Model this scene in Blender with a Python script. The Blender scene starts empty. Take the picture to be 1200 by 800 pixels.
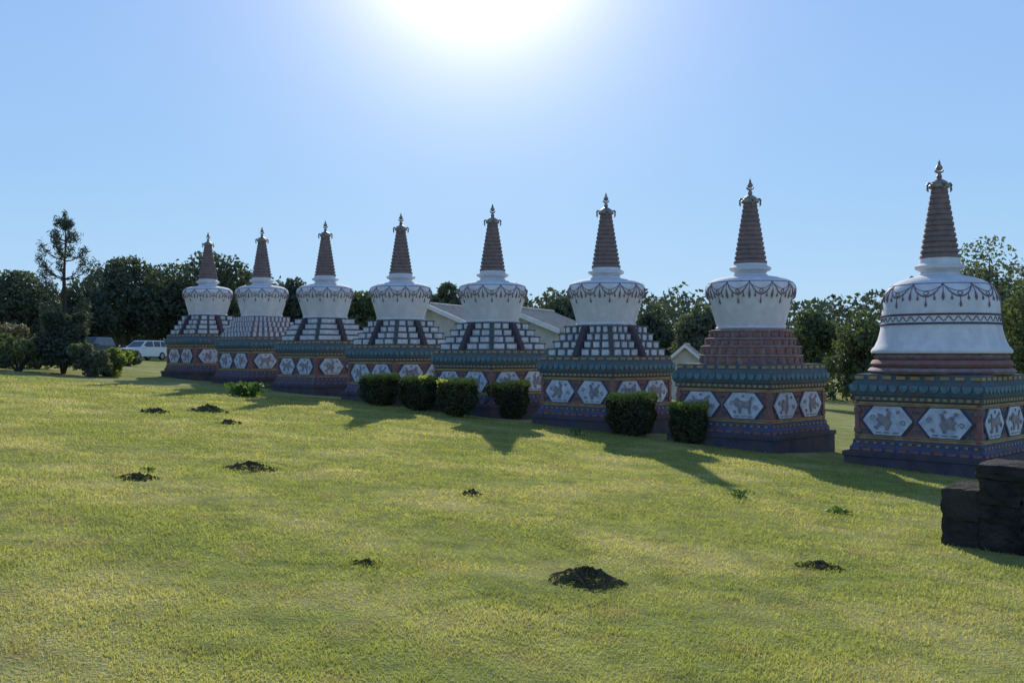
import bpy, bmesh, math, random
import numpy as np
from mathutils import Vector, Matrix
R = math.radians
rng = np.random.default_rng(7)
random.seed(7)
scn = bpy.context.scene
COL = scn.collection
F = 1150.0; HY = 415.0; EYE = 1.6

# ------------------------------------------------------------------ terrain
def ground(x, y):
    xe = 150*math.tanh(x/150); ye = 170*math.tanh(y/170) if y > 0 else y
    b = .014*math.sin(x*.7+1.3)*math.sin(y*.55+.4)+.008*math.sin(x*1.9+y*.8)*math.sin(y*1.5-x*.4)
    return -.0723*xe-.0148*ye+b
def gp(px, py):
    lo, hi = 2.0, 200.0
    sx = (px-600)/F; sz = (HY-py)/F
    d = lo
    while d < hi:
        if EYE+sz*d <= ground(sx*d, d): break
        d += .02
    return Vector((sx*d, d, ground(sx*d, d)))
def at(px, d):
    x = (px-600)/F*d
    return Vector((x, d, ground(x, d)))
def zpix(py, d): return EYE+(HY-py)/F*d

# ------------------------------------------------------------------ materials
def rgba(c): return (c[0], c[1], c[2], 1)
def mat(name, c1, c2=None, scale=4, rough=.8, bump=.0, stretch=(1,1,1), translucent=0, detail=6, lo=.35, hi=.65, tcol=None, bscale=None, c3=None, c3scale=1, metal=0, spec=.3, c4=None, c4scale=1, c4lo=.48, c4hi=.7, c5=None, c5scale=1):
    m = bpy.data.materials.new(name); m.use_nodes = True
    nt = m.node_tree; N = nt.nodes; L = nt.links
    bs = N['Principled BSDF']; out = N['Material Output']
    bs.inputs['Roughness'].default_value = rough
    bs.inputs['Metallic'].default_value = metal
    bs.inputs['Specular IOR Level'].default_value = spec
    if c2 is None: c2 = tuple(v*.8 for v in c1)
    g = N.new('ShaderNodeNewGeometry')
    mp = N.new('ShaderNodeMapping'); mp.inputs['Scale'].default_value = stretch
    L.new(g.outputs['Position'], mp.inputs['Vector'])
    n = N.new('ShaderNodeTexNoise'); n.inputs['Scale'].default_value = scale; n.inputs['Detail'].default_value = detail
    L.new(mp.outputs[0], n.inputs['Vector'])
    r = N.new('ShaderNodeValToRGB')
    r.color_ramp.elements[0].position = lo; r.color_ramp.elements[1].position = hi
    r.color_ramp.elements[0].color = rgba(c1); r.color_ramp.elements[1].color = rgba(c2)
    L.new(n.outputs['Fac'], r.inputs['Fac'])
    c = r.outputs['Color']
    for cc, cs, l_, h_ in ((c3, c3scale, .42, .68), (c4, c4scale, c4lo, c4hi), (c5, c5scale, .55, .75)):
        if cc is None: continue
        n3 = N.new('ShaderNodeTexNoise'); n3.inputs['Scale'].default_value = cs; n3.inputs['Detail'].default_value = 5
        L.new(g.outputs['Position'], n3.inputs['Vector'])
        r3 = N.new('ShaderNodeValToRGB'); r3.color_ramp.elements[0].position = l_; r3.color_ramp.elements[1].position = h_
        L.new(n3.outputs['Fac'], r3.inputs['Fac'])
        mx = N.new('ShaderNodeMixRGB'); mx.inputs['Color2'].default_value = rgba(cc)
        L.new(r3.outputs['Color'], mx.inputs['Fac']); L.new(c, mx.inputs['Color1'])
        c = mx.outputs['Color']
    L.new(c, bs.inputs['Base Color'])
    if bump:
        bn = N.new('ShaderNodeBump'); bn.inputs['Strength'].default_value = bump; bn.inputs['Distance'].default_value = .05
        n2 = N.new('ShaderNodeTexNoise'); n2.inputs['Scale'].default_value = bscale or scale*6; n2.inputs['Detail'].default_value = 5
        L.new(g.outputs['Position'], n2.inputs['Vector'])
        L.new(n2.outputs['Fac'], bn.inputs['Height']); L.new(bn.outputs[0], bs.inputs['Normal'])
    if translucent:
        t = N.new('ShaderNodeBsdfTranslucent')
        mm = N.new('ShaderNodeMixRGB'); mm.blend_type = 'MULTIPLY'; mm.inputs['Fac'].default_value = 1
        mm.inputs['Color2'].default_value = rgba(tcol or (1.4,1.5,.6))
        L.new(c, mm.inputs['Color1']); L.new(mm.outputs[0], t.inputs['Color'])
        ms = N.new('ShaderNodeMixShader'); ms.inputs['Fac'].default_value = translucent
        L.new(bs.outputs[0], ms.inputs[1]); L.new(t.outputs[0], ms.inputs[2]); L.new(ms.outputs[0], out.inputs['Surface'])
    return m
M = {}
M['white'] = mat('white_limewash', (.68,.68,.70), (.48,.48,.51), 2.2, .85, .12, (1,1,.3), lo=.42, hi=.8, c3=(.58,.57,.58), c3scale=5)
M['whiteb'] = mat('white_block_paint', (.62,.62,.65), (.38,.39,.43), 5, .85, .1, lo=.4, hi=.75)
M['plaque'] = mat('white_plaque_paint', (.60,.62,.68), (.40,.44,.52), 6, .8, .1)
M['red'] = mat('maroon_paint', (.31,.135,.11), (.21,.095,.09), 3, .85, .2, c3=(.21,.15,.15), c3scale=7)
M['pink'] = mat('weathered_red_terrace', (.28,.175,.16), (.19,.12,.125), 4, .85, .2, c3=(.32,.26,.26), c3scale=8)
M['stair'] = mat('dark_stair', (.10,.075,.09), (.075,.065,.085), 4, .85, .2)
M['spire'] = mat('spire_dull_brown', (.225,.155,.145), (.16,.115,.115), 6, .7, .15)
M['green'] = mat('dark_teal_paint', (.055,.11,.135), (.09,.145,.165), 5, .8, .1, c3=(.14,.10,.09), c3scale=9)
M['blue'] = mat('navy_paint', (.075,.095,.185), (.055,.068,.13), 4, .8, .1, c3=(.13,.085,.085), c3scale=5)
M['plinth'] = mat('grey_stone_plinth', (.085,.08,.11), (.052,.05,.072), 3, .9, .3, c3=(.10,.075,.075), c3scale=1.6)
M['ochre'] = mat('dull_gold_paint', (.42,.30,.14), (.27,.19,.11), 5, .7, .1)
M['teal'] = mat('pale_teal_paint', (.13,.23,.26), (.09,.15,.18), 6, .8, .1)
M['gold'] = mat('tarnished_finial_metal', (.33,.29,.26), (.19,.16,.15), 8, .55, .05, metal=.2)
M['garland'] = mat('garland_dark_red', (.24,.15,.16), (.15,.12,.17), 9, .7)
M['relief'] = mat('relief_brown_blue', (.19,.17,.22), (.34,.30,.29), 9, .8, .1)
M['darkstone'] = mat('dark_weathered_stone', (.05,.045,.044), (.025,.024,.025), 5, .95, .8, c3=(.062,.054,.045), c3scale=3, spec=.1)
M['dirt'] = mat('dark_soil', (.12,.10,.062), (.062,.052,.036), 18, 1, 1.0, bscale=40, c3=(.13,.13,.06), c3scale=9, spec=0)
M['bark'] = mat('bark', (.09,.07,.055), (.04,.033,.028), 5, .95, .4, (1,1,.3))
M['leafdark'] = mat('foliage_dark', (.062,.08,.064), (.088,.11,.072), .8, .8, translucent=.25)
M['leafmid'] = mat('foliage_mid', (.08,.105,.06), (.115,.14,.07), .8, .8, translucent=.3)
M['leafgrey'] = mat('foliage_grey_green', (.10,.12,.09), (.14,.16,.11), .8, .8, translucent=.3)
M['needle'] = mat('pine_needles', (.055,.078,.068), (.075,.098,.075), 1.5, .6, translucent=.15)
M['leafhedge'] = mat('foliage_hedge', (.042,.055,.028), (.07,.085,.038), 3, .7, translucent=.18)
M['leafsunlit'] = mat('foliage_sunlit_yellow', (.26,.30,.09), (.36,.37,.13), 3, .6, translucent=.55)  # hedge leaves with sunlight put into the colour
M['leafbright'] = mat('foliage_bright_green', (.14,.18,.06), (.22,.25,.09), 3, .6, translucent=.45)
M['leafbronze'] = mat('foliage_pale_bronze', (.26,.21,.18), (.09,.10,.065), 7, .6, translucent=.3)
M['wood'] = mat('foliage_wood', (.062,.08,.068), (.09,.11,.078), .25, .8, translucent=.2)
M['ground'] = mat('lawn_ground', (.25,.27,.09), (.335,.335,.125), .55, 1, .9, bscale=30, detail=10, c3=(.19,.21,.08), c3scale=3, spec=0, c4=(.40,.37,.175), c4scale=.6, c5=(.30,.265,.12), c5scale=1.7)
M['blade'] = mat('grass_blades', (.27,.305,.09), (.38,.38,.13), .6, .7, translucent=.58, detail=9, c3=(.215,.24,.09), c3scale=3, tcol=(1.3,1.28,.72), c4=(.45,.41,.19), c4scale=.6, spec=.15, c5=(.335,.29,.135), c5scale=1.7)
M['weed'] = mat('weed_leaf', (.06,.12,.03), (.10,.15,.04), 5, .6, translucent=.35)
M['housewall'] = mat('house_render_cream', (.54,.51,.46), (.40,.38,.35), 1.5, .9, .1)
M['roof'] = mat('pale_tan_roof_tiles', (.56,.48,.40), (.36,.31,.27), 3, .9, .2, c3=(.44,.38,.33), c3scale=1.2)
M['fascia'] = mat('fascia_white', (.72,.71,.69), (.6,.59,.58), 3, .7)
M['glass'] = mat('dark_glass', (.03,.035,.045), (.05,.06,.07), 2, .1, spec=.6)
M['carwhite'] = mat('white_car_paint', (.74,.75,.77), (.7,.71,.73), 1, .25, spec=.6)
M['cardark'] = mat('dark_car_paint', (.10,.105,.12), (.08,.085,.095), 1, .25, spec=.6)
M['rubber'] = mat('tyre_rubber', (.02,.02,.02), (.03,.03,.03), 5, .9)
M['metal'] = mat('rim_metal', (.4,.4,.42), (.3,.3,.32), 5, .35, metal=.6)
M['lamp'] = mat('headlight_glass', (.65,.68,.72), (.5,.53,.57), 5, .15)
M['redlamp'] = mat('tail_light', (.4,.03,.03), (.3,.02,.02), 5, .2)
M['plastic'] = mat('dark_trim', (.03,.03,.033), (.045,.045,.05), 5, .6)
M['doorwood'] = mat('door_wood', (.16,.09,.05), (.1,.06,.04), 5, .7, stretch=(1,1,.2))

# ------------------------------------------------------------------ mesh helpers
class MB:
    def __init__(s): s.v = []; s.f = []
    def add(s, v, f):
        b = len(s.v); s.v += [tuple(p) for p in v]; s.f += [tuple(i+b for i in q) for q in f]; return s
    def box(s, cx, cy, cz, sx, sy, sz, rz=0, taper=1):
        v = []
        c, n = math.cos(rz), math.sin(rz)
        for z, t in ((-.5,1),(.5,taper)):
            for x, y in ((-.5,-.5),(.5,-.5),(.5,.5),(-.5,.5)):
                X, Y = x*sx*t, y*sy*t
                v.append((cx+X*c-Y*n, cy+X*n+Y*c, cz+z*sz))
        return s.add(v, [(3,2,1,0),(4,5,6,7),(0,1,5,4),(1,2,6,5),(2,3,7,6),(3,0,4,7)])
    def rock(s, cx, cy, cz, sx, sy, sz, seed, jit=.03):
        r_ = random.Random(seed)
        bm = bmesh.new(); bmesh.ops.create_cube(bm, size=1)
        bmesh.ops.subdivide_edges(bm, edges=bm.edges[:], cuts=5, use_grid_fill=True)
        bm.verts.index_update()
        v = []
        for q in bm.verts:
            p = q.co
            edge = sum(abs(abs(c)-.5) < .01 for c in p)
            e = .97 if edge >= 2 else 1
            v.append((cx+p.x*sx*e+r_.uniform(-jit,jit), cy+p.y*sy*e+r_.uniform(-jit,jit), cz+p.z*sz*e+r_.uniform(-jit,jit)*.6))
        f = [tuple(x.index for x in q.verts) for q in bm.faces]; bm.free()
        return s.add(v, f)
    def lathe(s, prof, n=48, cx=0, cy=0, off=0, scale=1.0):
        v = []; f = []
        for r, z in prof:
            for k in range(n):
                a = off+2*math.pi*k/n
                v.append((cx+r*scale*math.cos(a), cy+r*scale*math.sin(a), z))
        for i in range(len(prof)-1):
            for k in range(n):
                k2 = (k+1) % n
                f.append((i*n+k, i*n+k2, (i+1)*n+k2, (i+1)*n+k))
        f.append(tuple(range(n-1,-1,-1))); f.append(tuple(range((len(prof)-1)*n, len(prof)*n)))
        return s.add(v, f)
    def square(s, prof):   # prof of (half width, z)
        return s.lathe(prof, 4, off=math.pi/4, scale=math.sqrt(2))
    def tube(s, pts, rad, n=6):
        pts = [Vector(p) for p in pts]
        if not hasattr(rad, '__len__'): rad = [rad]*len(pts)
        v = []; f = []
        for i, p in enumerate(pts):
            t = (pts[min(i+1,len(pts)-1)]-pts[max(i-1,0)]).normalized()
            u = t.cross(Vector((0,0,1)))
            if u.length < 1e-3: u = Vector((1,0,0))
            u.normalize(); w = t.cross(u)
            for k in range(n):
                a = 2*math.pi*k/n
                v.append(p+(u*math.cos(a)+w*math.sin(a))*rad[i])
        for i in range(len(pts)-1):
            for k in range(n):
                f.append((i*n+k, (i+1)*n+k, (i+1)*n+(k+1)%n, i*n+(k+1)%n))
        f.append(tuple(range(n))); f.append(tuple(range(len(pts)*n-1,(len(pts)-1)*n-1,-1)))
        return s.add(v, f)
    def prism(s, poly, y0, y1):   # polygon in (x,z), extruded along y
        n = len(poly)
        v = [(x,y0,z) for x,z in poly]+[(x,y1,z) for x,z in poly]
        f = [(i,(i+1)%n,n+(i+1)%n,n+i) for i in range(n)]
        f += [tuple(range(n)), tuple(range(2*n-1,n-1,-1))]
        return s.add(v, f)
    def mesh(s, name, smooth=None):
        me = bpy.data.meshes.new(name); me.from_pydata(s.v, [], s.f)
        bm = bmesh.new(); bm.from_mesh(me)
        big = [f for f in bm.faces if len(f.verts) > 4]
        bmesh.ops.triangulate(bm, faces=big)
        bmesh.ops.recalc_face_normals(bm, faces=bm.faces)
        bm.to_mesh(me); bm.free()
        if smooth:
            me.polygons.foreach_set('use_smooth', [True]*len(me.polygons))
            me.set_sharp_from_angle(angle=R(smooth))
        me.update(); return me
def link(name, me, m=None, parent=None, loc=(0,0,0), rz=0):
    if m and not me.materials: me.materials.append(m)
    o = bpy.data.objects.new(name, me); COL.objects.link(o)
    o.location = loc; o.rotation_euler = (0,0,rz)
    if parent: o.parent = parent
    return o
def empty(name, label, cat, loc, rz=0, group=None):
    o = bpy.data.objects.new(name, None); COL.objects.link(o); o.empty_display_size = .3
    o.location = loc; o.rotation_euler = (0,0,rz); tag(o, label, cat, group); return o
def tag(o, label, cat, group=None, kind=None):
    o['label'] = label; o['category'] = cat
    if group: o['group'] = group
    if kind: o['kind'] = kind
    return o
CACHE = {}
def part(name, key, build, m, parent, loc=(0,0,0), rz=0, smooth=None):
    if key not in CACHE: CACHE[key] = build().mesh(key, smooth)
    return link(name, CACHE[key], m, parent, loc, rz)

def leaf_mesh(name, C, size, flat=0.0, asp=.55):
    C = np.asarray(C, float); n = len(C)
    size = np.broadcast_to(np.asarray(size, float), (n,))*rng.uniform(.6,1.3,n)
    u = rng.normal(size=(n,3)); u[:,2] *= (1-flat); u /= np.linalg.norm(u,axis=1)[:,None]
    w = rng.normal(size=(n,3)); w[:,2] *= (1-flat); w -= (w*u).sum(1)[:,None]*u; w /= np.linalg.norm(w,axis=1)[:,None]
    u *= size[:,None]*.5; w *= size[:,None]*.5*asp
    V = np.stack([C-u, C+w*1.0-u*.1, C+u, C-w*1.0-u*.1], 1).reshape(-1,3)
    me = bpy.data.meshes.new(name)
    me.from_pydata(V.tolist(), [], np.arange(4*n).reshape(-1,4).tolist()); me.update()
    return me
def pts_on_clumps(cl, rad, per):
    out = []
    for c, r in zip(cl, rad):
        d = rng.normal(size=(per,3)); d /= np.linalg.norm(d,axis=1)[:,None]
        out.append(c+d*(r*rng.uniform(.35,1.08,per)**.6)[:,None]*np.array([1,1,.8]))
    return np.concatenate(out)

# ------------------------------------------------------------------ world, sun, camera
EL = 24.5; AZ = -2.0
sd = Vector((math.sin(R(AZ))*math.cos(R(EL)), math.cos(R(AZ))*math.cos(R(EL)), math.sin(R(EL))))
w = bpy.data.worlds.new('World'); scn.world = w; w.use_nodes = True
nt = w.node_tree; N = nt.nodes; L = nt.links
bg = N['Background']; bg.inputs['Strength'].default_value = .1
sky = N.new('ShaderNodeTexSky'); sky.sky_type = 'NISHITA'; sky.sun_disc = False
sky.sun_elevation = R(EL); sky.sun_rotation = R(AZ); sky.air_density = 1.0; sky.dust_density = .0; sky.ozone_density = 2.0; sky.altitude = 600
def mth(op, a, b=None, clamp=False):
    n = N.new('ShaderNodeMath'); n.operation = op; n.use_clamp = clamp
    if hasattr(a, 'links'): L.new(a, n.inputs[0])
    else: n.inputs[0].default_value = a
    if b is not None:
        if hasattr(b, 'links'): L.new(b, n.inputs[1])
        else: n.inputs[1].default_value = b
    return n.outputs[0]
tc = N.new('ShaderNodeTexCoord')
nrm = N.new('ShaderNodeVectorMath'); nrm.operation = 'NORMALIZE'; L.new(tc.outputs['Generated'], nrm.inputs[0])
dot = N.new('ShaderNodeVectorMath'); dot.operation = 'DOT_PRODUCT'; dot.inputs[1].default_value = sd
L.new(nrm.outputs[0], dot.inputs[0])
ang = mth('ARCCOSINE', dot.outputs['Value'])
sep = N.new('ShaderNodeSeparateXYZ'); L.new(nrm.outputs[0], sep.inputs[0])
rp = N.new('ShaderNodeValToRGB')
rp.color_ramp.elements[0].position = 0.0; rp.color_ramp.elements[0].color = (.47,.70,.91,1)
rp.color_ramp.elements[1].position = .9; rp.color_ramp.elements[1].color = (.09,.20,.46,1)
el = rp.color_ramp.elements.new(.17); el.color = (.345,.59,.93,1)
el = rp.color_ramp.elements.new(.38); el.color = (.29,.50,.91,1)
L.new(sep.outputs['Z'], rp.inputs['Fac'])
up = N.new('ShaderNodeMixRGB'); up.blend_type = 'MULTIPLY'; up.inputs['Fac'].default_value = 1; up.inputs['Color2'].default_value = (10,10,10,1)
L.new(rp.outputs[0], up.inputs['Color1'])
mixs = N.new('ShaderNodeMixRGB'); mixs.inputs['Fac'].default_value = .92
L.new(sky.outputs[0], mixs.inputs['Color1']); L.new(up.outputs[0], mixs.inputs['Color2'])
def expo(sig, amp):
    return mth('MULTIPLY', mth('EXPONENT', mth('DIVIDE', ang, -R(sig))), amp)
gl = mth('ADD', expo(3.4, 34.0), expo(8.5, 3.0))
gc = N.new('ShaderNodeMixRGB'); gc.blend_type = 'MULTIPLY'; gc.inputs['Fac'].default_value = 1; gc.inputs['Color2'].default_value = (1.15,.93,.78,1)
L.new(gl, gc.inputs['Color1'])
ad = N.new('ShaderNodeMixRGB'); ad.blend_type = 'ADD'; ad.inputs['Fac'].default_value = 1
L.new(mixs.outputs[0], ad.inputs['Color1']); L.new(gc.outputs[0], ad.inputs['Color2'])
L.new(ad.outputs[0], bg.inputs['Color'])
ld = bpy.data.lights.new('sun', 'SUN'); ld.energy = 5.0; ld.angle = R(.5); ld.color = (1,.94,.84)
lo = bpy.data.objects.new('sun', ld); COL.objects.link(lo); lo.location = sd*60
lo.rotation_euler = (-sd).to_track_quat('-Z','Y').to_euler()
cd = bpy.data.cameras.new('camera'); cam = bpy.data.objects.new('camera', cd); COL.objects.link(cam)
cd.sensor_width = 36; cd.lens = 36*F/1200; cd.clip_end = 3000; cd.clip_start = .05
cam.location = (0,0,EYE); cam.rotation_euler = (R(90)+math.atan((HY-400)/F),0,0)
scn.camera = cam
scn.view_settings.view_transform = 'Standard'; scn.view_settings.look = 'None'; scn.view_settings.exposure = 0

# ------------------------------------------------------------------ ground sheet
nx, ny = 220, 240
us = np.linspace(-1,1,nx); xs = np.sinh(us*5.2)/math.sinh(5.2)*900
vs = np.linspace(0,1,ny); ys = -25+np.sinh(vs*4.6)/math.sinh(4.6)*1400
V = [(x,y,ground(x,y)) for y in ys for x in xs]
Fc = [(j*nx+i, j*nx+i+1, (j+1)*nx+i+1, (j+1)*nx+i) for j in range(ny-1) for i in range(nx-1)]
me = bpy.data.meshes.new('ground'); me.from_pydata(V, [], Fc); me.polygons.foreach_set('use_smooth',[True]*len(me.polygons))
g = link('ground', me, M['ground']); g['kind'] = 'structure'

# grass blades
n = 430000
d = np.exp(rng.uniform(math.log(3.6), math.log(36), n)); u = rng.uniform(-.62,.62,n); X = u*d; Y = d
keep = X+Y < 30.3; X = X[keep]; Y = Y[keep]; d = d[keep]; n = len(X)
dens = np.sin(X*.9+1)*np.sin(Y*1.1+2)+.6*np.sin(X*2.7+Y*1.3)+.5*np.sin(Y*3.1-X*1.7)
clump = np.sin(X*9+2*np.sin(Y*5))*np.sin(Y*8+2*np.sin(X*6))
Z = np.array([ground(a,b) for a,b in zip(X,Y)])
hgt = (.015*(d/5)**.4)*rng.uniform(.4,1.6,n)*(1+.12*dens+.4*clump); wid = .0042*(d/5)**.8*rng.uniform(.7,1.3,n)
az = rng.uniform(0,2*math.pi,n); la = rng.uniform(0,2*math.pi,n); lean = rng.uniform(.2,1.3,n)*hgt
A = np.stack([X-np.cos(az)*wid, Y-np.sin(az)*wid, Z-.004],1); B = np.stack([X+np.cos(az)*wid, Y+np.sin(az)*wid, Z-.004],1)
T = np.stack([X+np.cos(la)*lean, Y+np.sin(la)*lean, Z+hgt],1)
me = bpy.data.meshes.new('lawn_grass')
me.from_pydata(np.stack([A,B,T],1).reshape(-1,3).tolist(), [], np.arange(3*n).reshape(-1,3).tolist()); me.update()
tag(link('lawn_grass', me, M['blade']), 'short yellow-green grass of the sloping lawn', 'grass', kind='stuff')

# ------------------------------------------------------------------ stupas
VASE = [(.82,3.08),(.90,3.10),(.92,3.14),(.88,3.18),(.90,3.24),(.95,3.42),(1.02,3.66),(1.09,3.88),(1.145,4.03),(1.17,4.13),(1.165,4.21),(1.13,4.30),(1.06,4.37),(.95,4.43),(.8,4.47),(.62,4.50),(.46,4.53)]
BELL = [(1.36,2.66),(1.49,2.67),(1.51,2.71),(1.49,2.76),(1.42,2.84),(1.35,3.0),(1.30,3.2),(1.275,3.38),(1.255,3.6),(1.25,3.82),(1.235,3.95),(1.19,4.07),(1.11,4.18),(1.0,4.27),(.87,4.34),(.7,4.40),(.46,4.46)]
def rad_at(P, z):
    for (r0,z0),(r1,z1) in zip(P, P[1:]):
        if z0 <= z <= z1: return r0+(r1-r0)*(z-z0)/(z1-z0+1e-9)
    return P[-1][0]
def garland(P, top, dip, n):
    m = MB()
    def pt(a, z, o=.006): r = rad_at(P, z)+o; return (r*math.cos(a), r*math.sin(a), z)
    m.tube([pt(2*math.pi*k/60, top) for k in range(61)], .011, 5)
    for k in range(n):
        a0 = 2*math.pi*k/n; a1 = 2*math.pi*(k+1)/n
        m.tube([pt(a0+(a1-a0)*t/12, top-dip*(1-(2*t/12-1)**2)) for t in range(13)], [.010+.009*math.sin(math.pi*t/12) for t in range(13)], 5)
        m.tube([pt(a0+(a1-a0)*t/12, top-.03-dip*.5*(1-(2*t/12-1)**2)) for t in range(13)], .008, 5)
        m.tube([pt(a0, top-dip*t/6*1.3) for t in range(7)], [.009,.009,.009,.011,.026,.036,.008], 5)
        for fr, ln in ((.25,.16),(.5,.24),(.75,.16)):   # hanging drops
            am = a0+(a1-a0)*fr; zt = top-dip*(1-(2*fr-1)**2)
            m.tube([pt(am, zt-ln*t/5) for t in range(6)], [.008,.007,.008,.022,.032,.006], 5)
        am = (a0+a1)/2
        m.tube([pt(am+.045*math.cos(q*1.0472), top-dip*.76+.045*math.sin(q*1.0472)) for q in range(7)], .011, 5)
    return m
LION = [(-.48,.10),(-.42,.26),(-.30,.32),(-.18,.22),(.10,.18),(.30,.2),(.38,.32),(.46,.36),(.42,.2),(.40,.02),(.36,-.12),(.40,-.32),(.28,-.32),(.24,-.12),(.0,-.06),(-.10,-.10),(-.12,-.32),(-.24,-.32),(-.24,-.08),(-.34,-.02),(-.46,.0)]
PEAC = [(-.12,.36),(-.2,.28),(-.14,.24),(-.12,.08),(-.2,-.06),(-.1,-.2),(-.06,-.34),(.06,-.34),(.06,-.2),(.2,-.16),(.42,-.22),(.34,-.06),(.46,.04),(.34,.12),(.38,.26),(.22,.24),(.1,.14),(.0,.2),(-.04,.32)]
HW, HH, HX = 1.14, .64, .635
def hexa(w, h, x0): return [(x0-w/2,0),(x0-w*.27,-h/2),(x0+w*.27,-h/2),(x0+w/2,0),(x0+w*.27,h/2),(x0-w*.27,h/2)]
def plaque(xo): return MB().prism(hexa(HW,HH,xo), -1.40, -1.35)
def relief(xo, sh, flip):
    m = MB().prism([(xo+(a*.56 if flip else -a*.56), b*.62) for a,b in sh], -1.425, -1.39)
    for cx, cz, r0, s_ in ((-.34,.06,.07,1),(.36,-.05,.075,-1),(-.25,-.17,.05,-1),(.24,.19,.05,1),(.0,.24,.04,1)):
        m.tube([(xo+cx+s_*r0*(1-t/11)*math.cos(t*.8), -1.405, cz+r0*(1-t/11)*math.sin(t*.8)) for t in range(10)], .013, 5)
    for t in (-.2,0,.2): m.box(xo+t, -1.405, -.265, .13, .02, .025)
    return m
def frame_strip(xo):
    m = MB(); P = hexa(HW+.08,HH+.07,xo)
    for a, b in zip(P, P[1:]+P[:1]):
        m.tube([(a[0],-1.375,a[1]),(b[0],-1.375,b[1])], .026, 4)
    return m
def spire():
    P = [(.30,4.82)]
    n = 13; z0, z1 = 4.84, 6.47; dz = (z1-z0)/n
    for k in range(n):
        r = .435-.245*k/(n-1); z = z0+k*dz
        P += [(r*.93,z+.004),(r,z+dz*.12),(r*1.01,z+dz*.45),(r*.98,z+dz*.72),(r*.89,z+dz*.78),(r*.89,z+dz*.98)]
    P.append((.10,6.49)); return MB().lathe(P, 28)
def cornice():
    return MB().square([(1.36,1.58),(1.42,1.60),(1.42,1.70),(1.45,1.72),(1.48,1.80),(1.48,1.96),(1.45,1.98),(1.39,2.06),(1.39,2.18),(1.36,2.2),(1.2,2.2)])
def petals():
    m = MB()
    for k in range(4):
        c, s = math.cos(k*math.pi/2), math.sin(k*math.pi/2)
        for i in range(13):
            x = -1.368+i*.228
            poly = [(x-.10,.07),(x-.095,-.01),(x-.05,-.065),(x,-.085),(x+.05,-.065),(x+.095,-.01),(x+.10,.07)]
            b = MB().prism([(a,q+1.885) for a,q in poly], -1.505, -1.475)
            m.add([(vx*c-vy*s, vx*s+vy*c, vz) for vx,vy,vz in b.v], b.f)
    return m
def beads():
    m = MB()
    for k in range(4):
        c, s = math.cos(k*math.pi/2), math.sin(k*math.pi/2)
        for i in range(17):
            x = -1.32+i*.165; y = -1.425
            m.box(x*c-y*s, x*s+y*c, 1.65, .09, .03, .06, k*math.pi/2)
        for i in range(9):
            x = -1.28+i*.32; y = -1.395
            m.box(x*c-y*s, x*s+y*c, 2.12, .2, .03, .07, k*math.pi/2)
    return m
def blocks(hw, z, h, n, frac, t=.05):
    m = MB()
    for k in range(4):
        c, s = math.cos(k*math.pi/2), math.sin(k*math.pi/2)
        step = 2*hw/n
        for i in range(n):
            x = -hw+(i+.5)*step; y = -hw
            m.box(x*c-y*s, x*s+y*c, z+h*.48, step*frac, 2*t, h*.86, k*math.pi/2)
    return m
def panels(hw, z, h, per, stair=.15, corner=.09, gap=.13, t=.055):
    m = MB(); span = hw-corner-stair; wd = (span-gap*(per-1))/per
    for k in range(4):
        c, s = math.cos(k*math.pi/2), math.sin(k*math.pi/2)
        for sg in (-1,1):
            for i in range(per):
                x = sg*(stair+wd/2+i*(wd+gap)); y = -hw
                m.box(x*c-y*s, x*s+y*c, z+h*.44, wd, 2*t, h*.70, k*math.pi/2)
    return m
def throne():
    m = MB().square([(1.36,.70),(1.36,1.585)])
    for sx in (-1,1):
        for sy in (-1,1):
            m.box(sx*1.345, sy*1.345, 1.14, .10, .10, .86)
            m.box(sx*1.33, sy*1.33, 1.38, .16, .16, .10); m.box(sx*1.33, sy*1.33, .92, .16, .16, .10)
    return m
def mouldings():
    m = MB()
    for za, zb, o in ((.725,.79,.03),(.79,.82,.055),(1.49,1.52,.05),(1.52,1.575,.03)):
        h = 1.36+o
        m.square([(h-.05,za),(h,za+.005),(h,zb-.005),(h-.05,zb)])
    return m
def scrolls():   # painted scrolls between the plaques and at the corners
    m = MB()
    for k in range(4):
        c, s = math.cos(k*math.pi/2), math.sin(k*math.pi/2)
        b = MB()
        for x0, z0, sg in ((0,.20,1),(0,-.20,-1),(-1.17,.22,1),(1.17,.22,1),(-1.17,-.22,-1),(1.17,-.22,-1)):
            for e_ in (-1,1):
                b.tube([(x0+e_*(.05+.05*math.cos(t*.7)*(1-t/12)), -1.372, 1.155+z0+sg*.06*math.sin(t*.7)*(1-t/12)) for t in range(10)], .014, 4)
        b.box(0,-1.37,1.155,.05,.03,.12)
        m.add([(vx*c-vy*s, vx*s+vy*c, vz) for vx,vy,vz in b.v], b.f)
    return m
def step_band():
    m = MB()
    for k in range(4):
        c, s = math.cos(k*math.pi/2), math.sin(k*math.pi/2)
        for i in range(11):
            x = -1.35+i*.27; y = -1.485
            m.box(x*c-y*s, x*s+y*c, .492, .19, .03, .06, k*math.pi/2)
    return m
def gold_studs():
    m = MB()
    for k in range(4):
        c, s = math.cos(k*math.pi/2), math.sin(k*math.pi/2)
        for i in range(14):
            x = -1.3+i*.2; y = -1.435
            m.box(x*c-y*s, x*s+y*c, .65, .07, .025, .045, k*math.pi/2)
    return m
def finial():
    m = MB().lathe([(.02,6.68),(.05,6.70),(.065,6.75),(.04,6.80),(.025,6.83)], 14)
    m.lathe([(.02,6.88),(.055,6.90),(.08,6.95),(.055,7.0),(.03,7.03),(.035,7.06),(.018,7.1),(.004,7.14)], 14)
    return m
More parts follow.
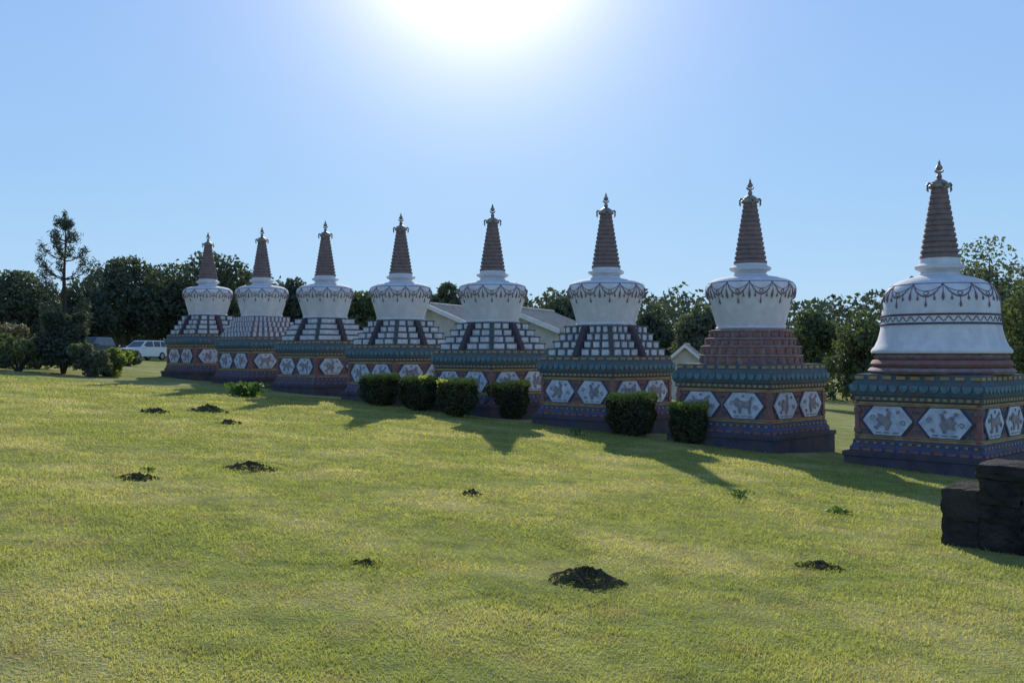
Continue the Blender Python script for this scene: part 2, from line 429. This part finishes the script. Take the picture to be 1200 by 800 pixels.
def moon():
    P = [(.10*math.cos(R(a)), 6.89+.075*math.sin(R(a))) for a in range(180,361,20)]
    P += [(.07*math.cos(R(a)), 6.90+.04*math.sin(R(a))) for a in range(360,179,-20)]
    return MB().prism(P, -.03, .03)
def parasol():
    return MB().lathe([(.15,6.45),(.19,6.465),(.23,6.49),(.235,6.53),(.215,6.56),(.18,6.59),(.18,6.615),(.11,6.66),(.045,6.70)], 20)
def ribbon():
    return MB().tube([(.2,0,6.58),(.25,0,6.59),(.28,0,6.54),(.27,0,6.48),(.275,0,6.43),(.25,0,6.39)], [.025,.03,.034,.03,.025,.01], 6)
def harmika(z):
    return lambda: MB().lathe([(.46,z-.02),(.45,z+.05),(.40,z+.08),(.44,z+.13),(.53,z+.17),(.55,z+.23),(.5,z+.26),(.44,z+.29),(.43,4.85)], 32)
STU_LAB = [
 'smallest white-domed stupa at the far left end of the row',
 'second stupa from the left, plain red terraces beneath its white dome',
 'third stupa from the left, broad pale terrace panels under a white dome',
 'fourth stupa from the left, its white-panelled terraces behind two clipped bushes',
 'fifth stupa from the left, white-panelled terraces, in front of the pale-roofed house',
 'sixth stupa from the left, three narrow white panels each side of its stairway',
 'seventh stupa from the left, white vase dome standing on round red tiers',
 'large bell-shaped white stupa at the right end of the row']
def stupa(i):
    x = -14.7+3.51*i; y = 47.4-3.54*i; z = -(-.36+.201*i)
    e = empty('stupa', STU_LAB[i], 'stupa', (x,y,z), R(-45), 'stupas standing in a row on the hillside')
    part('plinth', 'st_plinth', lambda: MB().square([(1.58,-.6),(1.58,.33),(1.61,.34),(1.61,.43),(1.57,.45),(1.43,.45)]), M['plinth'], e)
    sp_ = part('plinth_step', 'st_step', lambda: MB().square([(1.48,.44),(1.48,.54),(1.46,.56),(1.43,.62),(1.43,.68),(1.41,.72),(1.3,.72)]), M['blue'], e)
    part('painted_band', 'st_stepband', step_band, M['red'], sp_)
    part('stud_row', 'st_studs', gold_studs, M['ochre'], sp_)
    th = part('throne', 'st_throne', throne, M['red'], e)
    part('moulding', 'st_mould', mouldings, M['ochre'], th)
    part('scroll_ornament', 'st_scr', scrolls, M['teal'], th)
    for k in range(4):
        for j, xo in enumerate((-HX,HX)):
            pl = part('plaque', 'st_plaque%d' % j, lambda xo=xo: plaque(xo), M['plaque'], e, (0,0,1.155), k*math.pi/2)
            shape = LION if (k+i) % 2 == 0 else PEAC
            part('animal_relief', 'st_rel%d_%d' % (j, (k+i) % 2), lambda xo=xo, sh=shape, j=j: relief(xo, sh, j), M['relief'], pl)
            part('plaque_border', 'st_bord%d' % j, lambda xo=xo: frame_strip(xo), M['blue'], pl)
    co = part('cornice', 'st_cornice', cornice, M['green'], e)
    part('petal_row', 'st_petals', petals, M['teal'], co)
    part('bead_row', 'st_beads', beads, M['ochre'], co)
    if i <= 5:
        nt_ = 4; h = .225
        for k in range(nt_):
            hw = 1.25-.125*k; z0 = 2.2+k*h
            red = i == 1
            tm = M['pink'] if red else M['green']
            t = part('terrace', 'st_tier%d' % k+str(red), lambda hw=hw, z0=z0: MB().square([(hw,z0-.002),(hw,z0+h-.06),(hw+.03,z0+h-.05),(hw+.03,z0+h),(hw-.16,z0+h)]), tm, e)
            if not red:
                per = {0:2,2:1,3:2,4:2,5:3}[i]
                part('white_panels', 'st_pan%d_%d' % (per, k), lambda hw=hw, z0=z0, per=per: panels(hw, z0, h, per), M['whiteb'], t)
            else:
                part('niche_blocks', 'st_blkr%d' % k, lambda hw=hw, z0=z0: blocks(hw, z0, h, 9, .5), M['plaque'], t)
        if i != 1:
            def stair():
                m = MB()
                for k in range(9):
                    m.box(0, -1.40+.05*k+.2, 2.2+.05+k*.1, .18, .5, .1)
                return m
            for k in range(4): part('stairway', 'st_stair', stair, M['stair'], e, (0,0,0), k*math.pi/2)
    elif i == 6:
        for k, (r, z0, z1) in enumerate(((1.32,2.2,2.44),(1.27,2.44,2.68),(1.16,2.68,2.88),(1.05,2.88,3.09))):
            t = part('terrace', 'st_rt%d' % k, lambda r=r,z0=z0,z1=z1: MB().lathe([(r,z0-.002),(r,z1-.07),(r+.04,z1-.05),(r+.04,z1-.01),(r-.02,z1),(r-.25,z1)], 48), M['pink'], e, smooth=30)
            def dent(r=r,z0=z0,z1=z1):
                m = MB()
                for q in range(28):
                    a = 2*math.pi*q/28; m.box((r+.01)*math.cos(a),(r+.01)*math.sin(a),(z0+z1)/2-.03,.05,.14,(z1-z0)*.5,a)
                return m
            part('niche_blocks', 'st_rd%d' % k, dent, M['red'], t)
    else:
        for k, (r, z0, z1) in enumerate(((1.54,2.2,2.34),(1.48,2.34,2.52),(1.40,2.52,2.67))):
            part('terrace', 'st_bt%d' % k, lambda r=r,z0=z0,z1=z1: MB().lathe([(r-.04,z0-.002),(r,z0+.02),(r+.04,(z0+z1)/2),(r,z1-.02),(r-.03,z1),(r-.25,z1)], 48), M['pink'] if k != 1 else M['red'], e, smooth=40)
    P = BELL if i == 7 else VASE
    dm = part('dome', 'st_dome%d' % (i==7), lambda: MB().lathe(P, 64), M['white'], e, smooth=50)
    if i == 7:
        part('garland', 'st_gar_b', lambda: garland(BELL, 4.22, .30, 11), M['garland'], dm)
        def bands():
            m = MB()
            for zc, q in ((3.33,.026),(3.53,.026)):
                r = rad_at(BELL, zc); m.lathe([(r-.03,zc-q),(r+.022,zc-q*.8),(r+.03,zc),(r+.022,zc+q*.8),(r-.03,zc+q)], 64)
            return m
        part('moulded_band', 'st_band', bands, M['stair'], dm, smooth=40)
        def orn():
            m = MB()
            for q in range(40):
                a = 2*math.pi*q/40; r = rad_at(BELL,3.43)+.004; da = 2*math.pi/40
                m.tube([(r*math.cos(a+da*t/8), r*math.sin(a+da*t/8), 3.43+.05*math.sin(2*math.pi*t/8)) for t in range(9)], .012, 5)
            return m
        part('scroll_band', 'st_scroll', orn, M['garland'], dm)
    else:
        part('garland', 'st_gar_v', lambda: garland(VASE, 4.33, .34, 12), M['garland'], dm)
    zz = 4.44 if i == 7 else 4.51
    part('harmika', 'st_har%d' % (i==7), harmika(zz), M['white'], e, smooth=40)
    part('spire', 'st_spire', spire, M['spire'], e, smooth=40)
    pa = part('parasol', 'st_parasol', parasol, M['gold'], e, smooth=40)
    for k in range(4): part('ribbon', 'st_ribbon', ribbon, M['gold'], pa, (0,0,0), R(45)+k*math.pi/2, smooth=60)
    part('crescent_moon', 'st_moon', moon, M['gold'], e, rz=R(45))
    part('finial', 'st_finial', finial, M['gold'], e, smooth=40)
for i in range(8): stupa(i)

# ------------------------------------------------------------------ stone pier at right
p = at(1168, 11.0)
e = empty('stone_pier', 'dark stepped stone pier standing on the lawn at the right edge', 'pier', (p.x,p.y,p.z), R(-38))
def stones(x0, x1, y0, y1, zs, seed):
    m = MB(); r_ = random.Random(seed); q = seed*100
    for za, zb in zip(zs, zs[1:]):
        x = x0
        while x < x1-.02:
            l = r_.uniform(.34,.5)
            xb = x1 if x+l > x1-.2 else x+l
            q += 1
            m.rock((x+xb)/2+r_.uniform(-.01,.01), (y0+y1)/2+r_.uniform(-.02,.02), (za+zb)/2, xb-x+.02, y1-y0, zb-za+.02, q, .018)
            x = xb
    return m
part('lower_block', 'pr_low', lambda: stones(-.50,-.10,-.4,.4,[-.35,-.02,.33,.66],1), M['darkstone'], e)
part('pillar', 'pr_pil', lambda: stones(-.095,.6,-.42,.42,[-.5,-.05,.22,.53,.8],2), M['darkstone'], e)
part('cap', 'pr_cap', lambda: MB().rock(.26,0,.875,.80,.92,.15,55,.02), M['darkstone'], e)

# ------------------------------------------------------------------ dirt mounds
def mound(px, py, wpx, h, label, name='dirt_mound'):
    c = gp(px, py); w_ = wpx/F*c.y
    n, mrings = 48, 16
    v = []; f = []
    ph = rng.uniform(0,6,6)
    for j in range(mrings+1):
        t = j/mrings
        for k in range(n):
            a = 2*math.pi*k/n
            rr = w_*.5*t*(1+.16*math.sin(2*a+ph[0])+.12*math.sin(3*a+ph[1])+.08*math.sin(7*a+ph[2])+.06*math.sin(11*a+ph[3]))
            X = c.x+rr*math.cos(a); Y = c.y+rr*math.sin(a)*1.1
            lump = 1+.3*math.sin(3*a+ph[4])*t+.2*math.sin(5*a+ph[5])*t
            zz = h*(1-t**1.2)*lump*(1+rng.uniform(-.25,.25)) + (.012*rng.uniform(-1,1) if t < .95 else -.02)
            v.append((X,Y,ground(X,Y)+zz))
    for j in range(mrings):
        for k in range(n):
            f.append((j*n+k, j*n+(k+1)%n, (j+1)*n+(k+1)%n, (j+1)*n+k))
    for k in range(max(20,int(wpx*1.6))):   # loose clods
        a = rng.uniform(0,2*math.pi); q = rng.uniform(.1,1.2); s_ = rng.uniform(.008,.024)*max(.7,c.y/9)
        X = c.x+w_*.5*q*math.cos(a); Y = c.y+w_*.5*q*math.sin(a)*1.1; Z = ground(X,Y)+max(0,h*(1-q**1.2))+s_*.3
        b = len(v); o_ = rng.uniform(-.4,.4,(6,3))*s_
        for kk, dd in enumerate(((1,0,0),(-1,0,0),(0,1,0),(0,-1,0),(0,0,1),(0,0,-1))):
            v.append((X+dd[0]*s_+o_[kk][0], Y+dd[1]*s_+o_[kk][1], Z+dd[2]*s_*.8+o_[kk][2]))
        f += [(b,b+2,b+4),(b+2,b+1,b+4),(b+1,b+3,b+4),(b+3,b,b+4),(b+2,b,b+5),(b+1,b+2,b+5),(b+3,b+1,b+5),(b,b+3,b+5)]
    e = empty(name, label, 'dirt mound', c, 0, 'dark soil mounds on the lawn')
    v = [(a-c.x,b-c.y,q-c.z) for a,b,q in v]
    me = bpy.data.meshes.new('soil'); me.from_pydata(v,[],f); me.update()
    link('soil', me, M['dirt'], e)
    k = int(wpx*7)   # grass coming through
    a = rng.uniform(0,2*math.pi,k); q = rng.uniform(.25,1.3,k)**.6*w_*.5
    C = np.stack([q*np.cos(a), q*np.sin(a)*1.1, np.zeros(k)],1)
    C[:,2] = [ground(c.x+p_[0], c.y+p_[1])-c.z+max(0,h*(1-(np.hypot(p_[0],p_[1])/(w_*.5))**1.2))+.01 for p_ in C]
    link('grass_tufts', leaf_mesh('mound_tufts', C, .0045*c.y**.9, asp=.2), M['blade'], e)
for a in [
 (688,682,78,.11,'largest dark soil mound, in the foreground lawn right of centre'),
 (960,664,48,.045,'flat dark soil mound on the lawn at lower right, below the stone pier'),
 (430,660,32,.025,'small soil mound in the foreground, left of the largest mound'),
 (553,579,24,.045,'tiny dark soil mound in the middle of the lawn'),
 (294,549,54,.08,'wide soil mound in the left half of the lawn'),
 (161,561,40,.055,'low soil mound left of the wide mound'),
 (246,482,40,.13,'dark soil mound on the upper lawn, below the first stupas'),
 (183,483,32,.06,'thin soil mound on the upper lawn, farthest left of all'),
 (268,496,24,.04,'small soil mound just below another on the upper left lawn'),
]: mound(*a)

# ------------------------------------------------------------------ weeds
def weed(px, py, wpx, hpx, label, leaves=60):
    c = gp(px, py); s_ = c.y/F; w_ = wpx*s_; h = hpx*s_
    e = empty('weed_plant', label, 'weed', c)
    m = MB()
    for k in range(7):
        a = rng.uniform(0,6.28); q = rng.uniform(.1,.45)*w_
        m.tube([(0,0,-.02),(q*.5*math.cos(a),q*.5*math.sin(a),h*.5),(q*math.cos(a),q*math.sin(a),h*.9)], [.008,.006,.003], 4)
    link('stem', m.mesh('weed_stem'), M['weed'], e)
    C = np.stack([rng.normal(0,.26*w_,leaves), rng.normal(0,.26*w_,leaves), rng.uniform(.05,1,leaves)*h],1)
    link('leaf', leaf_mesh('weed_leaf', C, .22*w_), M['weed'], e)
for a in [
 (289,464,34,15,'leafy green weed clump on the upper lawn below the second stupa',320),
 (675,510,18,9,'small bright weed in front of the sixth stupa',60),
 (866,583,22,9,'small weed on the lawn at the tip of a spire shadow',60),
 (980,601,26,6,'low broad-leaved weed on the lawn, left of the stone pier',70),
 (174,552,18,5,'little weed behind the low soil mound on the left lawn',40),
]: weed(*a)

# ------------------------------------------------------------------ clipped bushes
def bush(px, py, wpx, hpx, label):
    c = gp(px, py); s_ = c.y/F; w_ = wpx*s_*.88; h = hpx*s_
    e = empty('clipped_bush', label, 'bush', c, R(-18+rng.uniform(-10,10)), 'clipped bushes before the stupas')
    m = MB(); m.tube([(0,0,-.1),(0.02,0,h*.2),(0,.02,h*.6)], [.06,.05,.03], 7)
    for k in range(5):
        a = k*1.26; m.tube([(0,0,h*.12),(.25*w_*math.cos(a),.25*w_*math.sin(a),h*.5)], [.03,.012], 5)
    link('stem', m.mesh('bush_stem'), M['bark'], e)
    n = 9500; q = rng.uniform(-1,1,(n,3)); mx = np.abs(q).max(1); q = q/mx[:,None]*(rng.uniform(.5,1.0,n)**.3)[:,None]
    rr = np.linalg.norm(q,axis=1); q = q/rr[:,None]*np.minimum(rr, 1.38+.06*rng.normal(size=n))[:,None]
    wob = 1+.04*np.sin(q[:,0]*4+px)+.04*np.sin(q[:,1]*5+px)+.035*np.sin(q[:,2]*6+q[:,0]*3)+.035*np.sin(q[:,0]*9+q[:,2]*8+px)
    und = .80+.20*np.clip((q[:,2]+1)/.8,0,1)**.7
    C = np.stack([q[:,0]*w_*.46*wob*und, q[:,1]*w_*.44*wob*und, h*.53+q[:,2]*h*.45*wob+.015*rng.normal(size=n)],1)
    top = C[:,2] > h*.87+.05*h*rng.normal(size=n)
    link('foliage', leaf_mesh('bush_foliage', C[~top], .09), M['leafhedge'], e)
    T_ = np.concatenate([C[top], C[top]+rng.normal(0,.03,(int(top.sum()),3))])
    link('sunlit_top', leaf_mesh('bush_sunlit', T_, .08), M['leafsunlit'], e)  # upper leaves coloured brighter to paint the sunlit top of the bush
for a in [
 (446,475,44,36,'leftmost clipped bush, before the fourth stupa'),
 (491,481,46,40,'clipped bush second from the left, close against its right neighbour'),
 (536,488,52,44,'clipped bush third from the left, before the fifth stupa'),
 (596,490,52,43,'clipped bush standing alone before the gap between fifth and sixth stupas'),
 (741,510,62,49,'largest clipped bush, before the sixth stupa'),
 (808,519,50,47,'rightmost clipped bush, left of the stupa with round tiers')]: bush(*a)

# ------------------------------------------------------------------ trees
def tree(px, dist, topy, wpx, label, leaf='leafdark', lowfrac=.12, ncl=40, per=200, name='broadleaf_tree', ls=None, group='trees behind the stupas'):
    c = at(px, dist); H = zpix(topy, dist)-c.z; Wd = wpx/F*dist
    e = empty(name, label, 'tree', c, 0, group)
    rz = H*(1-lowfrac)/2; cz = H-rz; rx = Wd/2
    cl = []
    while len(cl) < ncl:
        q = rng.uniform(-1,1,3); l = np.linalg.norm(q)
        if l > 1 or l < .45: continue
        cl.append(np.array([q[0]*rx*.8, q[1]*rx*.8, cz+q[2]*rz*.84]))
    cl = np.array(cl); cl[0] = (0,0,H-rz*.2)
    rad = rng.uniform(.2,.36,ncl)*min(rx,rz)+.12*rx
    m = MB(); tr = max(.12,H*.022)
    m.tube([(0,0,-.3),(.05*tr,0,H*.18),(.3*tr,.2*tr,H*.42),(0,0,H*.75)], [tr*1.3,tr,tr*.7,tr*.2], 8)
    for k in range(min(12,ncl)):
        q = cl[k]; z0 = H*rng.uniform(.2,.5)
        m.tube([(0,0,z0),(q[0]*.45,q[1]*.45,z0+(q[2]-z0)*.6),tuple(q)], [tr*.5,tr*.3,tr*.1], 6)
    link('trunk', m.mesh('trunk'), M['bark'], e)
    P = pts_on_clumps(cl, rad, per)
    P[:,2] = np.minimum(P[:,2], H+.1)
    link('crown', leaf_mesh('crown', P, ls or dist*.0047), M[leaf], e)
for a in [
 (12,88,318,110,'dark rounded tree at the far left edge behind the garden shrubs','leafdark'),
 (95,98,334,84,'lower dark tree behind the pine, left of the big dark tree','leafdark'),
 (150,104,303,116,'big dark tree behind the white parked car','leafdark'),
 (200,112,312,96,'dark tree between the big dark tree and the wide-crowned one','leafdark'),
 (242,108,297,120,'wide-crowned dark tree rising behind the first stupa','leafdark'),
 (345,112,327,70,'dark tree top showing between the second and third stupas','leafdark'),
 (424,112,343,66,'low tree showing between the third and fourth stupas','leafmid'),
 (524,100,331,52,'narrow round-topped tree between the fourth and fifth stupas','leafgrey'),
 (652,112,350,92,'dark tree behind the house, between the fifth and sixth stupas','leafdark'),
 (768,106,360,58,'dark tree just right of the sixth stupa','leafdark'),
 (822,96,354,66,'grey-green tree behind the small white cottage','leafgrey'),
 (952,86,363,70,'bushy tree just right of the seventh stupa','leafmid'),
 (1012,76,364,84,'green bushy tree left of the bell-shaped stupa','leafmid'),
]: tree(*a)
tree(1160,72,280,130,'tall loose-crowned tree behind the bell-shaped stupa','leafgrey',ncl=50)
tree(1215,60,325,110,'darker tree at the right edge, before the tall loose-crowned tree','leafmid')

def pine(px, dist, topy, label):
    c = at(px, dist); H = zpix(topy, dist)-c.z; q0 = dist/58
    e = empty('pine_tree', label, 'pine tree', c)
    m = MB(); m.tube([(0,0,-.3),(.06,0,H*.3),(-.04,.03,H*.6),(.05,0,H*.8),(.0,0,H)], [.14,.11,.08,.05,.015], 8)
    P = []
    levels = [(.24,1.5),(.35,1.65),(.47,1.7),(.59,1.6),(.71,1.25),(.82,.8),(.91,.4)]
    for li, (fz, ln) in enumerate(levels):
        nb = 5 if li < 5 else 4
        for k in range(nb):
            a = 2*math.pi*k/nb+li*1.1+rng.uniform(-.35,.35); l = q0*ln*rng.uniform(.65,1.15)
            z0 = H*fz+rng.uniform(-.15,.15)*q0
            f_ = lambda t: np.array([l*t*math.cos(a), l*t*math.sin(a), z0+l*(.0*t+.58*t*t)])
            m.tube([f_(t) for t in (0,.35,.7,1)], [.035,.028,.02,.01], 5)
            for t, sp, cnt in ((.5,.06,10),(.75,.10,26),(.92,.125,38),(1.04,.125,42)):
                b = f_(t); s3 = np.array([sp,sp,sp*1.45])*q0
                P.append(b+rng.normal(0,1,(cnt,3))*s3)
    for t in np.linspace(.92,1.0,5): P.append(np.array([0,0,H*t])+rng.normal(0,.07*q0,(22,3)))
    link('trunk', m.mesh('pine_trunk'), M['bark'], e)
    link('crown', leaf_mesh('pine_needles', np.concatenate(P), .33*q0, asp=.18), M['needle'], e)
pine(75, 45, 250, 'young pine with open whorled branches at the left, tallest there')

def shrub(px, dist, topy, wpx, label, leaf, ls=.17, ncl=18, per=190, conic=False):
    c = at(px, dist); H = zpix(topy, dist)-c.z; Wd = wpx/F*dist
    e = empty('garden_shrub', label, 'shrub', c, 0, 'garden shrubs at the left')
    cl = np.stack([rng.uniform(-.33,.33,ncl)*Wd, rng.uniform(-.33,.33,ncl)*Wd, rng.uniform(.12,.82,ncl)*H],1)
    rad = rng.uniform(.16,.26,ncl)*min(Wd,H)*1.0
    if conic:
        k_ = 1.15-.75*cl[:,2]/H; cl[:,0] *= k_; cl[:,1] *= k_; rad = rad*np.clip(k_,.5,1)
    m = MB()
    for k in range(6): m.tube([(0,0,-.1),(cl[k][0]*.5,cl[k][1]*.5,cl[k][2]*.6),tuple(cl[k])], [.07,.05,.02], 5)
    link('stem', m.mesh('shrub_stem'), M['bark'], e)
    link('foliage', leaf_mesh('shrub_foliage', pts_on_clumps(cl, rad, per), ls), M[leaf], e)
shrub(74,42,356,72,'dark conical shrub directly beneath the young pine','leafdark',ncl=38,per=280,conic=True)
for a in [
 (22,41,392,70,'broad green shrub at the left edge of the lawn','leafmid'),
 (6,47,370,46,'pale bronze-flecked shrub at the far left edge','leafbronze'),
 (130,43,405,46,'rounded bright green shrub right of the dark conical shrub','leafbright'),
 (106,41,396,42,'grey-green shrub between the dark conical and bright green shrubs','leafgrey'),
 (44,46,386,52,'mid-green shrub behind the dark conical shrub','leafgrey'),
 (150,62,408,26,'small low green shrub in front of the white car','leafmid'),
 (-20,43,380,70,'green shrub cut by the left frame edge','leafmid')]: shrub(*a)

# far wood as one mass
n = 60000
ax = rng.uniform(-115,120,n); ay = rng.uniform(125,160,n)
top = 6.2+1.6*np.sin(ax*.13)+1.1*np.sin(ax*.31+1)+.8*np.sin(ax*.77+2)+.6*np.sin(ax*1.5)+2.4*np.exp(-((ax+48)/25)**2)+2.0*np.exp(-((ax-75)/25)**2)
gz = np.array([ground(a,b) for a,b in zip(ax,ay)])
zz = gz-.2+(top+1.6+1.0-gz)*rng.uniform(0,1,n)**.8
link_o = link('far_wood', leaf_mesh('far_wood', np.stack([ax,ay,zz],1), .95), M['wood'])
tag(link_o, 'dark far-off wood along the skyline behind the stupas', 'wood', kind='stuff')

# ------------------------------------------------------------------ houses
def window(par, x, y, z, w_, h, key, rz=0):
    fr = part('window', key+'f', lambda: MB().box(0,0,0,w_+.14,.08,h+.14), M['fascia'], par, (x,y,z), rz)
    part('pane', key+'p', lambda: MB().box(-w_*.26,-.045,0,w_*.44,.02,h*.94).box(w_*.26,-.045,0,w_*.44,.02,h*.94), M['glass'], fr)
def rot(m, c):   # the prism runs along x
    m.v = [(vy+c[0], vx+c[1], vz) for vx,vy,vz in m.v]; return m
def block(par, x0, x1, yc, dp, eave, ridge, key):
    h = dp/2
    part('wall', key+'w', lambda: rot(MB().prism([(-h,-.8),(h,-.8),(h,eave),(0,ridge),(-h,eave)], x0, x1), (0,yc)), M['housewall'], par)
    sl = (ridge-eave)/h; o = .5
    def rf():
        m = MB()
        for s_ in (-1,1):
            b = rot(MB().prism([(0,ridge+.02),(s_*(h+o),eave-sl*o+.02),(s_*(h+o),eave-sl*o+.18),(0,ridge+.18)], x0-.5, x1+.4), (0,yc)); m.add(b.v, b.f)
            for k in range(int((x1-x0+.8)/.35)):
                xx = x0-.3+k*.35
                m.tube([(xx, yc, ridge+.185),(xx, yc+s_*(h+o), eave-sl*o+.185)], .05, 5)
        return m
    r = part('roof', key+'r', rf, M['roof'], par)
    def fs():
        m = MB()
        for s_ in (-1,1):
            b = rot(MB().prism([(0,ridge-.08),(s_*(h+o),eave-sl*o-.08),(s_*(h+o),eave-sl*o+.2),(0,ridge+.2)], x0-.56, x0-.505), (0,yc)); m.add(b.v, b.f)
        return m
    part('fascia', key+'b', fs, M['fascia'], r)
    part('ridge_cap', key+'c', lambda: MB().tube([(x0-.4,yc,ridge+.2),(x1+.4,yc,ridge+.2)], .1, 8), M['roof'], r)
d_ = 62; c = at(560, d_)
e = empty('house', 'pale-roofed house with two gables behind the fifth stupa', 'house', c, R(66))
block(e, -1.5, 5.0, 2.6, 5.0, zpix(379,d_)-c.z, zpix(360,d_)-c.z, 'ha')
block(e, -2.0, 5.0, -3.0, 6.0, zpix(388,d_)-c.z, zpix(366,d_)-c.z, 'hb')
window(e, -1.52, 3.5, 1.5, 1.1, 1.1, 'wa', R(-90)); window(e, -1.52, 1.6, 1.5, 1.1, 1.1, 'wb', R(-90))
window(e, -2.02, -4.6, 1.5, 1.0, 1.1, 'wc', R(-90)); window(e, .6, -6.02, 1.5, 1.0, 1.1, 'we'); window(e, 3.4, -6.02, 1.5, 1.0, 1.1, 'wg')
dr = part('door', 'hd', lambda: MB().box(0,0,1.0,.9,.08,2.0), M['doorwood'], e, (-2.02,-2.2,0), R(-90))
part('handle', 'hh', lambda: MB().box(.35,-.06,1.0,.06,.06,.16), M['metal'], dr)
d_ = 82; c = at(803, d_)
ea = zpix(424,d_)-c.z; ap = zpix(406,d_)-c.z
e = empty('cottage', 'small white cottage left of the seventh stupa', 'house', c, R(76))
block(e, 0, 5, 0, 3.0, ea, ap, 'hc')
window(e, -.02, .3, ea-.9, .8, .9, 'wd', R(-90))

# ------------------------------------------------------------------ cars
def car(px, dist, rz, paint, label):
    c = at(px, dist)
    e = empty('parked_car', label, 'car', c, rz, 'cars parked beside the trees')
    def body():
        P = [(-2.1,.42),(-2.16,.62),(-2.12,.86),(-1.95,1.0),(-1.05,1.08),(2.05,1.08),(2.16,.9),(2.16,.45),(1.75,.32),(-1.8,.32)]
        m = MB(); m.prism(P, -.86, .86)
        v = [(-1.05,-.84,1.07),(2.06,-.84,1.07),(2.06,.84,1.07),(-1.05,.84,1.07),(-.25,-.68,1.68),(1.8,-.68,1.68),(1.8,.68,1.68),(-.25,.68,1.68)]
        m.add(v, [(3,2,1,0),(4,5,6,7),(0,1,5,4),(1,2,6,5),(2,3,7,6),(3,0,4,7)])
        return m
    part('body', 'car_body'+paint, body, M[paint], e)
    part('windscreen', 'car_ws', lambda: MB().add([(-1.0,-.74,1.12),(-1.0,.74,1.12),(-.36,.62,1.61),(-.36,-.62,1.61),(-.97,-.74,1.12),(-.97,.74,1.12),(-.33,.62,1.61),(-.33,-.62,1.61)], [(0,1,2,3),(7,6,5,4),(0,4,5,1),(1,5,6,2),(2,6,7,3),(3,7,4,0)]), M['glass'], e)
    part('rear_window', 'car_rw', lambda: MB().add([(2.08,-.7,1.14),(2.08,.7,1.14),(1.86,.6,1.6),(1.86,-.6,1.6)], [(0,1,2,3)]), M['glass'], e)
    for s_ in (-1,1):
        for j, (a, b, a2, b2) in enumerate(((-.82,.42,-.2,.42),(.52,1.25,.52,1.25),(1.33,1.95,1.33,1.74))):
            part('side_window', 'car_sw%d_%d' % (s_,j), lambda s_=s_,a=a,b=b,a2=a2,b2=b2: MB().add([(a,s_*.835,1.13),(b,s_*.835,1.13),(b2,s_*.71,1.6),(a2,s_*.71,1.6)], [(0,1,2,3)]), M['glass'], e)
        part('headlight', 'car_hl', lambda: MB().box(0,0,0,.12,.34,.16), M['lamp'], e, (-2.1,s_*.62,.82))
        part('tail_light', 'car_tl', lambda: MB().box(0,0,0,.08,.18,.34), M['redlamp'], e, (2.14,s_*.72,.85))
        part('mirror', 'car_mi'+paint, lambda: MB().box(0,0,0,.14,.2,.14), M[paint], e, (-.75,s_*.94,1.15))
        for x in (-1.35,1.4):
            def tyre(): 
                m = MB().lathe([(.2,-.1),(.31,-.11),(.34,-.07),(.34,.07),(.31,.11),(.2,.1)], 20)
                m.v = [(x_,z_,y_) for x_,y_,z_ in m.v]; return m
            def rim():
                m = MB().lathe([(.05,-.115),(.21,-.105),(.21,.105),(.05,.115)], 16)
                m.v = [(x_,z_,y_) for x_,y_,z_ in m.v]; return m
            wh = part('wheel', 'car_ty', tyre, M['rubber'], e, (x,s_*.80,.34), smooth=40)
            part('rim', 'car_ri', rim, M['metal'], wh)
    part('bumper', 'car_bu', lambda: MB().box(-2.14,0,.48,.14,1.7,.2), M['plastic'], e)
    part('grille', 'car_gr', lambda: MB().box(-2.135,0,.74,.06,.8,.12), M['plastic'], e)
car(167, 84, R(66), 'carwhite', 'white parked car at the edge of the trees, left of the first stupa')
car(106, 72, R(84), 'cardark', 'dark parked car half hidden behind the garden shrubs')
